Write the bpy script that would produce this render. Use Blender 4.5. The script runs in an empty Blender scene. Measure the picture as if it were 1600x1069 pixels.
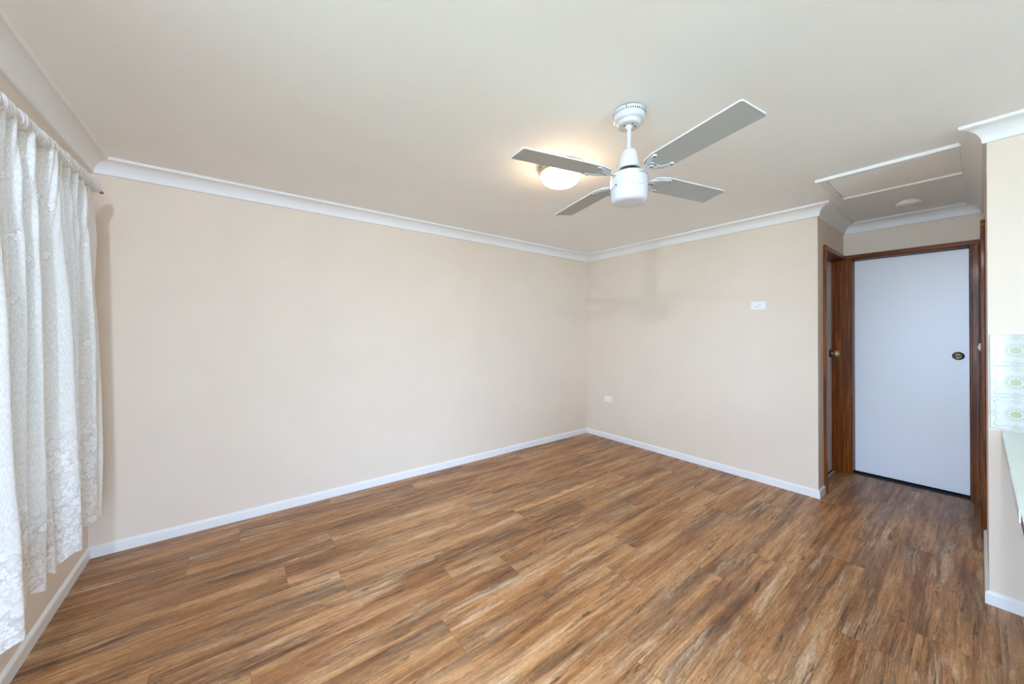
import bpy, bmesh, math, random
from mathutils import Vector, Matrix, noise
random.seed(7)
PI = math.pi
sc = bpy.context.scene
COL = sc.collection

# ------------------------------------------------------------------ camera
CAM_H = 1.3531
YAW, PITCH, ROLL = 0.9156, 0.0054, 0.0013
F_PX, CY = 561.033, 516.84
cd = bpy.data.cameras.new('camera')
cam = bpy.data.objects.new('camera', cd)
COL.objects.link(cam)
fw = Vector((math.cos(YAW)*math.cos(PITCH), math.sin(YAW)*math.cos(PITCH), math.sin(PITCH)))
rt = Vector((math.sin(YAW), -math.cos(YAW), 0))
up = rt.cross(fw)
r2 = rt*math.cos(ROLL) + up*math.sin(ROLL)
u2 = up*math.cos(ROLL) - rt*math.sin(ROLL)
cam.matrix_world = Matrix(((r2.x, u2.x, -fw.x, 0), (r2.y, u2.y, -fw.y, 0), (r2.z, u2.z, -fw.z, CAM_H), (0, 0, 0, 1)))
cd.sensor_fit = 'HORIZONTAL'
cd.sensor_width = 36
cd.lens = F_PX/1600*36
cd.shift_y = -(534.5-CY)/1600
cd.clip_start = 0.02
sc.camera = cam

# ------------------------------------------------------------------ light and exposure
vs = sc.view_settings
vs.view_transform = 'Standard'
vs.look = 'None'
vs.gamma = 1
vs.use_curve_mapping = False
vs.exposure = 0.0
sc.cycles.max_bounces = 14
sc.cycles.diffuse_bounces = 10
sc.cycles.transparent_max_bounces = 16
SKY_STRENGTH = 35.0
w = bpy.data.worlds.new('sky')
sc.world = w
w.use_nodes = True
wn = w.node_tree.nodes
bg = wn['Background']
bg.inputs['Color'].default_value = (0.47, 0.665, 1.0, 1)
bg.inputs['Strength'].default_value = SKY_STRENGTH

# dimensions (metres)
XA, YB, XC, YC, XE, YK, XK, YR = -0.697, 3.251, 3.787, 0.807, 4.7035, -0.026, 2.998, -3.4
H = 2.4
T = 0.10
# openings: window in the left wall behind the curtain, sliding glass door further back and kitchen window in the rear wall, both unseen and added to light the room
W1 = (1.00, 2.78, 0.62, 2.06)
W2 = (-0.20, 0.78, 0.02, 2.08)
W3 = (-0.48, 1.00, 0.05, 2.12)


def portal(name, loc, rot, sx, sy):
    l = bpy.data.lights.new(name, 'AREA')
    l.shape = 'RECTANGLE'
    l.size, l.size_y = sx, sy
    l.cycles.is_portal = True
    o = bpy.data.objects.new(name, l)
    o.location = loc
    o.rotation_euler = rot
    COL.objects.link(o)


portal('sky_portal', (XA-T, (W1[0]+W1[1])/2, (W1[2]+W1[3])/2), (0, -PI/2, 0), W1[3]-W1[2], W1[1]-W1[0])
portal('sky_portal', (XA-T, (W2[0]+W2[1])/2, (W2[2]+W2[3])/2), (0, -PI/2, 0), W2[3]-W2[2], W2[1]-W2[0])
portal('sky_portal', ((W3[0]+W3[1])/2, YR-T, (W3[2]+W3[3])/2), (PI/2, 0, 0), W3[1]-W3[0], W3[3]-W3[2])

# ------------------------------------------------------------------ helpers


def tag(o, label=None, cat=None, group=None, kind=None):
    if label: o['label'] = label
    if cat: o['category'] = cat
    if group: o['group'] = group
    if kind: o['kind'] = kind
    return o


def empty(name, loc=(0, 0, 0), rz=0.0, parent=None):
    o = bpy.data.objects.new(name, None)
    o.empty_display_size = 0.1
    COL.objects.link(o)
    o.location = loc
    o.rotation_euler = (0, 0, rz)
    if parent: o.parent = parent
    return o


class MB:
    """collects shapes into one mesh"""
    def __init__(self):
        self.v, self.f, self.m, self.s = [], [], [], []

    def add(self, verts, faces, mi=0, smooth=False):
        b = len(self.v)
        self.v += [tuple(p) for p in verts]
        for fc in faces:
            self.f.append([b+i for i in fc]); self.m.append(mi); self.s.append(smooth)

    def box(self, x0, x1, y0, y1, z0, z1, mi=0):
        x0, x1 = min(x0, x1), max(x0, x1); y0, y1 = min(y0, y1), max(y0, y1); z0, z1 = min(z0, z1), max(z0, z1)
        v = [(x0, y0, z0), (x1, y0, z0), (x1, y1, z0), (x0, y1, z0), (x0, y0, z1), (x1, y0, z1), (x1, y1, z1), (x0, y1, z1)]
        self.add(v, [(0, 3, 2, 1), (4, 5, 6, 7), (0, 1, 5, 4), (1, 2, 6, 5), (2, 3, 7, 6), (3, 0, 4, 7)], mi)

    def lathe(self, prof, n=40, c=(0, 0, 0), axis='z', mi=0, smooth=True, cap0=True, cap1=True):
        """prof: list of (r, t) along the axis"""
        vs_, fs = [], []
        for r, t in prof:
            for k in range(n):
                a = 2*PI*k/n
                p = (r*math.cos(a), r*math.sin(a), t)
                if axis == 'x': p = (t, p[0], p[1])
                elif axis == '-x': p = (-t, p[1], p[0])
                elif axis == 'y': p = (p[1], t, p[0])
                elif axis == '-y': p = (p[0], -t, p[1])
                vs_.append((p[0]+c[0], p[1]+c[1], p[2]+c[2]))
        for i in range(len(prof)-1):
            for k in range(n):
                k2 = (k+1) % n
                fs.append((i*n+k, i*n+k2, (i+1)*n+k2, (i+1)*n+k))
        self.add(vs_, fs, mi, smooth)
        if cap0: self.add(vs_[:n], [tuple(range(n))[::-1]], mi)
        if cap1: self.add(vs_[-n:], [tuple(range(n))], mi)

    def tube(self, pts, r, n=10, mi=0):
        pts = [Vector(p) for p in pts]
        vs_, fs = [], []
        N = len(pts)
        for i, p in enumerate(pts):
            d = (pts[min(i+1, N-1)]-pts[max(i-1, 0)]).normalized()
            a = d.cross(Vector((0, 0, 1)))
            if a.length < 1e-3: a = d.cross(Vector((1, 0, 0)))
            a.normalize(); b = d.cross(a)
            rr = r[i] if isinstance(r, (list, tuple)) else r
            for k in range(n):
                t = 2*PI*k/n
                vs_.append(p+a*rr*math.cos(t)+b*rr*math.sin(t))
        for i in range(N-1):
            for k in range(n):
                k2 = (k+1) % n
                fs.append((i*n+k, i*n+k2, (i+1)*n+k2, (i+1)*n+k))
        self.add(vs_, fs, mi, True)
        self.add(vs_[:n], [tuple(range(n))[::-1]], mi)
        self.add(vs_[-n:], [tuple(range(n))], mi)

    def build(self, name, mats, parent=None, bevel=0.0, segs=2, loc=None):
        me = bpy.data.meshes.new(name)
        me.from_pydata(self.v, [], self.f)
        if not isinstance(mats, (list, tuple)): mats = [mats]
        for m_ in mats: me.materials.append(m_)
        for p, mi, s in zip(me.polygons, self.m, self.s):
            p.material_index = mi; p.use_smooth = s
        bm = bmesh.new(); bm.from_mesh(me)
        bmesh.ops.recalc_face_normals(bm, faces=bm.faces)
        bm.to_mesh(me); bm.free()
        o = bpy.data.objects.new(name, me)
        COL.objects.link(o)
        if parent: o.parent = parent
        if loc: o.location = loc
        if bevel > 0:
            b = o.modifiers.new('bevel', 'BEVEL')
            b.width = bevel; b.segments = segs; b.limit_method = 'ANGLE'; b.angle_limit = math.radians(50)
        return o


def struct(name, mb, mats, **k):
    return tag(mb.build(name, mats, **k), kind='structure')

# ------------------------------------------------------------------ materials


class G:
    """tiny node graph helper"""
    def __init__(self, name):
        self.mat = bpy.data.materials.new(name)
        self.mat.use_nodes = True
        self.nt = self.mat.node_tree
        self.n = self.nt.nodes
        self.bsdf = self.n['Principled BSDF']
        self.out = self.n['Material Output']

    def new(self, t, **kw):
        nd = self.n.new(t)
        for k, v in kw.items(): setattr(nd, k, v)
        return nd

    def set(self, sock, v):
        if isinstance(v, bpy.types.NodeSocket): self.nt.links.new(v, sock)
        else: sock.default_value = v

    def math(self, op, a, b=0.0, c=0.0, clamp=False):
        nd = self.new('ShaderNodeMath', operation=op, use_clamp=clamp)
        for i, x in enumerate((a, b, c)): self.set(nd.inputs[i], x)
        return nd.outputs[0]

    def vmath(self, op, a, b=(0, 0, 0), s=None):
        nd = self.new('ShaderNodeVectorMath', operation=op)
        self.set(nd.inputs[0], a); self.set(nd.inputs[1], b)
        if s is not None: self.set(nd.inputs['Scale'], s)
        return nd.outputs['Value'] if op in ('LENGTH', 'DOT_PRODUCT', 'DISTANCE') else nd.outputs[0]

    def mix(self, f, a, b, mode='MIX'):
        nd = self.new('ShaderNodeMix', data_type='RGBA', blend_type=mode)
        self.set(nd.inputs[0], f)
        self.set(nd.inputs[6], a); self.set(nd.inputs[7], b)
        return nd.outputs[2]

    def noise(self, vec, scale=1.0, detail=4.0, rough=0.55, dist=0.0, dims='3D', w=None):
        nd = self.new('ShaderNodeTexNoise', noise_dimensions=dims)
        if vec is not None: self.set(nd.inputs['Vector'], vec)
        nd.inputs['Scale'].default_value = scale
        nd.inputs['Detail'].default_value = detail
        nd.inputs['Roughness'].default_value = rough
        nd.inputs['Distortion'].default_value = dist
        return nd.outputs['Fac']

    def mr(self, x, a, b, c=0.0, d=1.0, smooth=True):
        nd = self.new('ShaderNodeMapRange')
        if smooth: nd.interpolation_type = 'SMOOTHSTEP'
        self.set(nd.inputs['Value'], x)
        for i, v in zip((1, 2, 3, 4), (a, b, c, d)): self.set(nd.inputs[i], v)
        return nd.outputs[0]

    def ramp(self, f, stops):
        nd = self.new('ShaderNodeValToRGB')
        el = nd.color_ramp.elements
        while len(el) < len(stops): el.new(0.5)
        for e, (p, c) in zip(el, stops):
            e.position = p; e.color = (*c, 1)
        self.set(nd.inputs[0], f)
        return nd.outputs[0]

    def bump(self, h, strength=0.2, dist=0.01):
        nd = self.new('ShaderNodeBump')
        nd.inputs['Strength'].default_value = strength
        nd.inputs['Distance'].default_value = dist
        self.set(nd.inputs['Height'], h)
        self.set(self.bsdf.inputs['Normal'], nd.outputs[0])

    def obj(self):
        return self.new('ShaderNodeTexCoord').outputs['Object']

    def uv(self, name='UVMap'):
        nd = self.new('ShaderNodeUVMap'); nd.uv_map = name
        return nd.outputs[0]

    def comb(self, x, y, z):
        nd = self.new('ShaderNodeCombineXYZ')
        for i, v in enumerate((x, y, z)): self.set(nd.inputs[i], v)
        return nd.outputs[0]

    def sep(self, v):
        nd = self.new('ShaderNodeSeparateXYZ'); self.set(nd.inputs[0], v)
        return nd.outputs


def srgb(r, g, b):
    f = lambda c: (c/255)/12.92 if c/255 <= 0.04045 else ((c/255+0.055)/1.055)**2.4
    return (f(r), f(g), f(b))


def plain(name, col, rough=0.5, metal=0.0, spec=0.5, bump=0.0, bscale=60, var=0.0, coat=0.0):
    g = G(name)
    g.bsdf.inputs['Roughness'].default_value = rough
    g.bsdf.inputs['Metallic'].default_value = metal
    g.bsdf.inputs['Specular IOR Level'].default_value = spec
    g.bsdf.inputs['Coat Weight'].default_value = coat
    co = g.obj()
    n = g.noise(co, bscale, 3, 0.5)
    if var > 0:
        n2 = g.noise(co, 3.0, 4, 0.6)
        k = g.mr(n2, 0.3, 0.7, 1-var, 1+var)
        c = g.vmath('SCALE', (*col,), s=k)
        g.set(g.bsdf.inputs['Base Color'], c)
    else:
        g.bsdf.inputs['Base Color'].default_value = (*col, 1)
    if bump > 0: g.bump(n, bump, 0.002)
    return g.mat


M = {}
M['wall'] = plain('beige_wall_paint', (0.765, 0.662, 0.545), 0.62, spec=0.35, bump=0.10, bscale=90, var=0.015)
M['ceiling'] = plain('ceiling_paint', (0.92, 0.92, 0.91), 0.8, spec=0.2, bump=0.06, bscale=120, var=0.01)
M['cornice'] = plain('white_cornice_paint', (0.84, 0.84, 0.83), 0.55, spec=0.35)
M['skirt'] = plain('white_gloss_paint', (0.82, 0.82, 0.81), 0.3, spec=0.5)
M['white_metal'] = plain('white_enamel', (0.64, 0.65, 0.665), 0.22, spec=0.5, coat=0.3)
M['white_plastic'] = plain('white_plastic', (0.86, 0.86, 0.84), 0.35)
M['opal'] = plain('opal_glass', (0.64, 0.645, 0.67), 0.12, spec=0.5, coat=0.5)
M['blade'] = plain('grey_blade_laminate', (0.44, 0.45, 0.44), 0.45, bump=0.02)
M['slot'] = plain('dark_slot', (0.012, 0.013, 0.016), 0.6)
M['screw'] = plain('dull_steel', (0.10, 0.10, 0.105), 0.4, 0.9)
M['door'] = plain('white_door_enamel', (0.90, 0.91, 0.92), 0.30, spec=0.6, bump=0.05, bscale=160)
M['brass'] = plain('aged_brass', (0.74, 0.62, 0.42), 0.36, 0.7, var=0.25)
M['dark_brass'] = plain('blackened_brass', (0.14, 0.115, 0.065), 0.24, 0.95, var=0.3)
M['bronze'] = plain('bronze_rod', (0.10, 0.07, 0.035), 0.35, 0.8)
M['ring'] = plain('tan_metal_ring', (0.42, 0.34, 0.22), 0.35, 0.4)
M['bench'] = plain('pale_green_laminate', (0.66, 0.735, 0.65), 0.14, spec=0.5)
M['edging'] = plain('cream_edging', (0.72, 0.71, 0.64), 0.35)
M['alu'] = plain('white_aluminium_edging', (0.78, 0.80, 0.84), 0.3, 0.2)
M['board'] = plain('raw_board_edge', (0.16, 0.14, 0.11), 0.8, bump=0.3, bscale=300)
M['tile'] = plain('glazed_white_tile', (0.62, 0.62, 0.60), 0.08, spec=0.5)
M['grout'] = plain('pale_grout', (0.70, 0.71, 0.70), 0.8)
M['sage'] = plain('sage_glaze', (0.42, 0.475, 0.35), 0.12, spec=0.5)
M['leafglaze'] = plain('leaf_green_glaze', (0.40, 0.46, 0.25), 0.12, spec=0.5)
M['cabinet'] = plain('cream_cabinet', (0.72, 0.71, 0.66), 0.4)
M['void'] = plain('dark_gap', (0.02, 0.02, 0.022), 0.8)
M['winframe'] = plain('window_aluminium', (0.75, 0.76, 0.77), 0.35, 0.3)
M['dimming_panelling'] = plain('brown_dimming_panelling', (0.26, 0.15, 0.08), 0.5, var=0.2)  # invented brown for the unseen rear wall, cuts and warms bounced light
M['light_screen'] = plain('light_screen_render', (0.45, 0.38, 0.32), 0.8)

# lit glass
g = G('lit_opal_glass')
g.bsdf.inputs['Base Color'].default_value = (0.9, 0.88, 0.84, 1)
g.bsdf.inputs['Roughness'].default_value = 0.15
g.bsdf.inputs['Emission Color'].default_value = (1.0, 0.70, 0.42, 1)
g.bsdf.inputs['Emission Strength'].default_value = 27.0
M['lit'] = g.mat
g = G('lit_flash_standin')  # glow of the added globe that replaces a bounced flash
g.bsdf.inputs['Emission Color'].default_value = (0.69, 0.80, 1.0, 1)
g.bsdf.inputs['Emission Strength'].default_value = 2700.0
M['flash_glow'] = g.mat

# window glass
g = G('window_glass')
tr = g.new('ShaderNodeBsdfTransparent'); tr.inputs[0].default_value = (0.94, 0.96, 0.95, 1)
gl = g.new('ShaderNodeBsdfGlossy'); gl.inputs['Roughness'].default_value = 0.02
mx = g.new('ShaderNodeMixShader'); mx.inputs[0].default_value = 0.06
g.nt.links.new(tr.outputs[0], mx.inputs[1]); g.nt.links.new(gl.outputs[0], mx.inputs[2])
g.nt.links.new(mx.outputs[0], g.out.inputs[0])
M['glass'] = g.mat

# varnished timber of the door frames, grain upright or lying along the head


def timber(name, s1, s2):
    g = G(name)
    co = g.obj()
    st = g.vmath('MULTIPLY', co, s1)
    n = g.noise(st, 1.0, 5, 0.6, 0.4)
    fine = g.noise(g.vmath('MULTIPLY', co, s2), 1.0, 3, 0.6)
    c = g.ramp(n, [(0.25, (0.055, 0.011, 0.002)), (0.46, (0.155, 0.038, 0.003)), (0.66, (0.31, 0.088, 0.005)), (0.85, (0.42, 0.135, 0.010))])
    c = g.mix(g.mr(fine, 0.45, 0.75, 0, 0.5), c, (0.05, 0.016, 0.006, 1))
    g.set(g.bsdf.inputs['Base Color'], c)
    g.bsdf.inputs['Roughness'].default_value = 0.27
    g.bsdf.inputs['Coat Weight'].default_value = 0.06
    g.bsdf.inputs['Specular IOR Level'].default_value = 0.16
    g.bsdf.inputs['Coat Roughness'].default_value = 0.12
    pe = g.noise(g.vmath('MULTIPLY', co, (170, 170, 120)), 1.0, 3, 0.6)
    g.bump(pe, 0.35, 0.003)
    return g.mat


M['timber'] = timber('varnished_timber', (60, 60, 2.2), (300, 300, 9))
M['timber_head'] = timber('varnished_timber_head', (2.2, 2.2, 60), (9, 9, 300))

# plank floor
g = G('rustic_oak_planks')
uv = g.uv('UVMap')
loc_uv = g.uv('plank')
rnd = g.new('ShaderNodeAttribute', attribute_name='plank_random').outputs['Fac']
s = g.sep(uv); U, V = s[0], s[1]
seed = g.math('MULTIPLY', rnd, 37.0)


def pn(su, sv, off, det, ro, vv=None, dist=0.0):
    return g.noise(g.comb(g.math('MULTIPLY', U, su), g.math('MULTIPLY', vv if vv is not None else V, sv), g.math('ADD', seed, off)), 1.0, det, ro, dist)


warp = pn(1.3, 5.0, 0.0, 3, 0.55)
warp2 = pn(6.0, 30.0, 2.0, 3, 0.6)
Vw = g.math('ADD', g.math('ADD', V, g.math('MULTIPLY', g.math('SUBTRACT', warp, 0.5), 0.05)), g.math('MULTIPLY', g.math('SUBTRACT', warp2, 0.5), 0.004))
tone = pn(1.0, 10.0, 0.0, 9, 0.70, Vw)
streak = pn(1.05, 50.0, 5.0, 8, 0.72, Vw)
fine = pn(9.0, 300.0, 7.0, 5, 0.7, Vw)
mot = pn(45.0, 120.0, 9.0, 4, 0.65)
hue = pn(1.1, 7.0, 17.0, 4, 0.6, Vw)
base = g.ramp(tone, [(0.30, srgb(84, 57, 38)), (0.42, srgb(130, 90, 58)), (0.51, srgb(164, 119, 80)), (0.60, srgb(188, 146, 106)), (0.72, srgb(210, 178, 146))])
base = g.mix(g.mr(hue, 0.46, 0.66, 0.0, 0.50), base, g.mix(0.75, base, (*srgb(150, 130, 112), 1)))
base = g.mix(g.mr(hue, 0.50, 0.34, 0.0, 0.40), base, g.mix(0.6, base, (*srgb(164, 104, 56), 1)))
c = g.mix(g.mr(streak, 0.50, 0.72, 0.0, 0.70), base, (*srgb(88, 60, 40), 1))
c = g.mix(g.mr(streak, 0.46, 0.28, 0.0, 0.65), c, (*srgb(206, 172, 136), 1))
# pale worn patches
pale = pn(1.6, 17.0, 11.0, 8, 0.72, Vw)
c = g.mix(g.mr(pale, 0.53, 0.68, 0.0, 0.52), c, (*srgb(208, 190, 170), 1))
# dark knots
kn = pn(3.6, 21.0, 23.0, 9, 0.76, Vw, 0.3)
c = g.mix(g.mr(kn, 0.575, 0.68, 0.0, 0.85), c, (*srgb(60, 41, 28), 1))
# thin splits along the grain
sp = pn(0.6, 16.0, 41.0, 5, 0.6, Vw)
spl = g.mr(g.math('ABSOLUTE', g.math('SUBTRACT', sp, 0.5)), 0.002, 0.013, 1.0, 0.0)
spm = g.mr(pn(1.8, 10.0, 47.0, 4, 0.65), 0.50, 0.60)
c = g.mix(g.math('MULTIPLY', g.math('MULTIPLY', spl, spm), 0.85), c, (*srgb(58, 38, 25), 1))
# small dark flecks in rows
fl_ = g.math('MULTIPLY', g.mr(pn(30.0, 130.0, 53.0, 4, 0.7), 0.56, 0.66), g.mr(pn(2.4, 14.0, 59.0, 4, 0.6, Vw), 0.54, 0.64))
c = g.mix(g.math('MULTIPLY', fl_, 0.75), c, (*srgb(62, 44, 31), 1))
# saw marks across the grain
sawn = g.math('SINE', g.math('MULTIPLY', g.math('ADD', U, g.math('ADD', g.math('MULTIPLY', mot, 0.012), g.math('MULTIPLY', warp2, 0.03))), 640.0))
sawmask = g.mr(pn(1.7, 9.0, 31.0, 4, 0.65), 0.52, 0.68, 0.0, 0.22)
c = g.mix(g.math('MULTIPLY', g.mr(sawn, 0.0, 1.0), sawmask), c, (*srgb(92, 66, 46), 1))
# fine grain
k = g.math('MULTIPLY', g.mr(fine, 0.28, 0.72, 0.70, 1.26), g.mr(mot, 0.3, 0.7, 0.86, 1.12))
c = g.vmath('SCALE', c, s=k)
pk = g.math('ADD', 0.92, g.math('MULTIPLY', rnd, 0.16))
c = g.vmath('SCALE', c, s=pk)
# seams
ls = g.sep(loc_uv)
du = g.math('MINIMUM', ls[0], g.math('SUBTRACT', 1.215, ls[0]))
dv = g.math('MINIMUM', ls[1], g.math('SUBTRACT', 0.228, ls[1]))
seam = g.mr(g.math('MINIMUM', du, dv), 0.0004, 0.0018, 0.45, 0.0)
c = g.mix(seam, c, (*srgb(48, 32, 22), 1))
c = g.vmath('MULTIPLY', c, (1.08, 1.02, 0.88))
g.set(g.bsdf.inputs['Base Color'], c)
g.set(g.bsdf.inputs['Roughness'], g.mr(streak, 0.3, 0.7, 0.36, 0.46))
g.bsdf.inputs['Specular IOR Level'].default_value = 0.45
hh = g.math('SUBTRACT', g.math('ADD', g.math('MULTIPLY', fine, 0.4), g.math('MULTIPLY', kn, -0.5)), g.math('MULTIPLY', seam, 1.0))
g.bump(hh, 0.12, 0.003)
M['floor'] = g.mat

# lace curtain cloth: woven ground, embroidered flowers
g = G('white_lace')
uv = g.uv('UVMap')
s = g.sep(uv); U, V = s[0], s[1]


def flowers(scale, R, petals, rand, off):
    vo = g.new('ShaderNodeTexVoronoi', voronoi_dimensions='2D', feature='F1')
    vo.inputs['Scale'].default_value = scale
    vo.inputs['Randomness'].default_value = rand
    wob = g.new('ShaderNodeTexNoise', noise_dimensions='2D'); wob.inputs['Scale'].default_value = 45.0; g.set(wob.inputs['Vector'], uv)
    v2 = g.vmath('ADD', g.vmath('ADD', uv, (off, off*1.7, 0)), g.vmath('SCALE', wob.outputs['Color'], s=0.016))
    g.set(vo.inputs['Vector'], v2)
    d = g.vmath('SUBTRACT', v2, vo.outputs['Position'])
    sd = g.sep(d)
    r = g.math('SQRT', g.math('ADD', g.math('MULTIPLY', sd[0], sd[0]), g.math('MULTIPLY', sd[1], sd[1])))
    rc = g.sep(vo.outputs['Color'])
    th = g.math('ADD', g.math('ARCTAN2', sd[1], sd[0]), g.math('MULTIPLY', rc[0], 6.28))
    pet = g.math('ABSOLUTE', g.math('COSINE', g.math('MULTIPLY', th, petals/2)))
    size = g.math('MULTIPLY', g.math('ADD', 0.65, g.math('MULTIPLY', rc[1], 0.5)), R)
    edge = g.math('MULTIPLY', g.math('ADD', 0.45, g.math('MULTIPLY', pet, 0.55)), size)
    q = g.math('DIVIDE', r, edge)
    fill = g.mr(q, 1.05, 0.90, 0.0, 1.0)
    line = g.math('SUBTRACT', g.mr(q, 1.32, 1.12, 0.0, 1.0), fill)
    heart = g.mr(g.math('DIVIDE', r, size), 0.24, 0.16, 0.0, 1.0)
    line = g.math('MAXIMUM', line, g.math('MULTIPLY', g.math('SUBTRACT', g.mr(g.math('DIVIDE', r, size), 0.40, 0.32, 0.0, 1.0), heart), 0.7))
    return fill, line, rc[2]


f1, l1, k1 = flowers(5.5, 0.021, 5, 0.8, 0.13)
keep = g.math('GREATER_THAN', k1, 0.40)
f1 = g.math('MULTIPLY', f1, keep); l1 = g.math('MULTIPLY', l1, keep)
low = g.mr(V, 1.10, 0.76, 0.0, 1.0)
f2, l2, k2 = flowers(8.5, 0.066, 6, 0.85, 0.51)
f3, l3, k3 = flowers(22.0, 0.022, 5, 0.9, 0.77)
side = g.mr(g.noise(g.comb(g.math('MULTIPLY', U, 5.0), g.math('MULTIPLY', V, 3.0), 0.0), 1.0, 2, 0.5), 0.38, 0.56)
lm = g.math('MULTIPLY', low, side)
fill = g.math('MAXIMUM', f1, g.math('MULTIPLY', g.math('MAXIMUM', f2, f3), lm), clamp=True)
line = g.math('MAXIMUM', l1, g.math('MULTIPLY', g.math('MAXIMUM', l2, g.math('MULTIPLY', l3, 0.8)), lm), clamp=True)
slub = g.noise(g.comb(g.math('MULTIPLY', U, 330.0), g.math('MULTIPLY', V, 60.0), 3.0), 1.0, 4, 0.65)
weave = g.noise(g.comb(g.math('MULTIPLY', U, 420.0), g.math('MULTIPLY', V, 420.0), 1.0), 1.0, 2, 0.6)
tex = g.math('MULTIPLY', g.mr(slub, 0.35, 0.65, 0.90, 1.05), g.mr(weave, 0.3, 0.7, 0.92, 1.05))
colr = g.vmath('SCALE', (0.86, 0.865, 0.84), s=tex)
colr = g.mix(fill, colr, (0.93, 0.93, 0.915, 1))
colr = g.mix(g.math('MULTIPLY', line, 0.42), colr, (0.46, 0.45, 0.42, 1))
df = g.new('ShaderNodeBsdfDiffuse'); g.set(df.inputs['Color'], colr)
tl = g.new('ShaderNodeBsdfTranslucent'); g.set(tl.inputs['Color'], colr)
m1 = g.new('ShaderNodeMixShader'); m1.inputs[0].default_value = 0.10
g.nt.links.new(df.outputs[0], m1.inputs[1]); g.nt.links.new(tl.outputs[0], m1.inputs[2])
tp = g.new('ShaderNodeBsdfTransparent')
m2 = g.new('ShaderNodeMixShader')
alpha = g.mr(slub, 0.30, 0.65, 0.12, 0.02)
alpha = g.math('MULTIPLY', alpha, g.math('SUBTRACT', 1.0, g.math('MULTIPLY', fill, 0.9)))
g.set(m2.inputs[0], alpha)
g.nt.links.new(m1.outputs[0], m2.inputs[1]); g.nt.links.new(tp.outputs[0], m2.inputs[2])
bn = g.new('ShaderNodeBump'); bn.inputs['Strength'].default_value = 0.5; bn.inputs['Distance'].default_value = 0.0012
g.set(bn.inputs['Height'], g.math('ADD', slub, fill))
g.nt.links.new(bn.outputs[0], df.inputs['Normal'])
g.nt.links.new(m2.outputs[0], g.out.inputs[0])
M['lace'] = g.mat

g = G('lawn_grass')
n = g.noise(g.obj(), 30, 5, 0.7)
g.set(g.bsdf.inputs['Base Color'], g.ramp(n, [(0.3, (0.18, 0.22, 0.13)), (0.7, (0.33, 0.38, 0.25))]))
g.bsdf.inputs['Roughness'].default_value = 0.9
M['lawn'] = g.mat

# ------------------------------------------------------------------ room shell
# floor: every plank one quad of one mesh
ROW0, PW, PL = 3.142+0.228, 0.228, 1.215
offs = [0.60, 0.026, -0.218, 0.505, 0.227, 0.467, 0.950, 0.052, 0.776, 0.489, 0.915, 0.10, 0.44]
fx0, fx1, fy0, fy1 = XA-0.05, XE+1.10, YR-0.05, YB+0.05
rng = random.Random(11)
vs_, fs_, uv1, uv2, pr = [], [], [], [], []
row = 0
y1 = ROW0
while y1 > fy0:
    y0 = y1-PW
    off = offs[row] if row < len(offs) else rng.uniform(0, PL)
    x = off-PL*math.ceil((off-fx0)/PL)
    while x < fx1:
        xa, xb, ya, yb = max(x, fx0), min(x+PL, fx1), max(y0, fy0), min(y1, fy1)
        r = rng.random(); su, sv = rng.uniform(0, 50), rng.uniform(0, 50)
        if xb > xa and yb > ya:
            b = len(vs_)
            for (px, py) in ((xa, ya), (xb, ya), (xb, yb), (xa, yb)):
                vs_.append((px, py, 0.0))
                uv1.append((px-x+su, py-y0+sv)); uv2.append((px-x, py-y0))
            fs_.append((b, b+1, b+2, b+3)); pr.append(r)
        x += PL
    y1 = y0; row += 1
# underside and edges so that the floor is a slab
b = len(vs_)
for (px, py) in ((fx0, fy0), (fx1, fy0), (fx1, fy1), (fx0, fy1)):
    vs_.append((px, py, -0.05)); uv1.append((0, 0)); uv2.append((0.1, 0.1))
fs_.append((b+3, b+2, b+1, b)); pr.append(0.5)
me = bpy.data.meshes.new('floor')
me.from_pydata(vs_, [], fs_)
l1_ = me.uv_layers.new(name='UVMap'); l2_ = me.uv_layers.new(name='plank')
for p in me.polygons:
    for li in p.loop_indices:
        vi = me.loops[li].vertex_index
        l1_.data[li].uv = uv1[vi]; l2_.data[li].uv = uv2[vi]
at = me.attributes.new('plank_random', 'FLOAT', 'FACE')
for i, r in enumerate(pr): at.data[i].value = r
me.materials.append(M['floor'])
fl = bpy.data.objects.new('floor', me); COL.objects.link(fl)
tag(fl, 'brown rustic oak look plank floor', kind='structure')

XO = 5.75
mb = MB(); mb.box(XA-0.14, XO+T, YR-T, YB+T, H, H+0.08)
struct('ceiling', mb, M['ceiling'])

# outside ground
mb = MB(); mb.box(-14, 12, -14, 12, -0.40, -0.30)
struct('ground', mb, M['lawn'])


def wall_y(name, x0, x1, y0, y1, openings):
    """a wall running along Y with rectangular openings (y0,y1,z0,z1)"""
    mb = MB(); y = y0
    for (a, b_, c_, d_) in sorted(openings):
        mb.box(x0, x1, y, a, -0.02, H)
        if c_ > 0.0: mb.box(x0, x1, a, b_, -0.02, c_)
        mb.box(x0, x1, a, b_, d_, H)
        y = b_
    mb.box(x0, x1, y, y1, -0.02, H)
    return struct(name, mb, M['wall'])


def wall_x(name, y0, y1, x0, x1, openings, mat='wall'):
    mb = MB(); x = x0
    for (a, b_, c_, d_) in sorted(openings):
        mb.box(x, a, y0, y1, -0.02, H)
        if c_ > 0.0: mb.box(a, b_, y0, y1, -0.02, c_)
        mb.box(a, b_, y0, y1, d_, H)
        x = b_
    mb.box(x, x1, y0, y1, -0.02, H)
    return struct(name, mb, M[mat])


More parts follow.
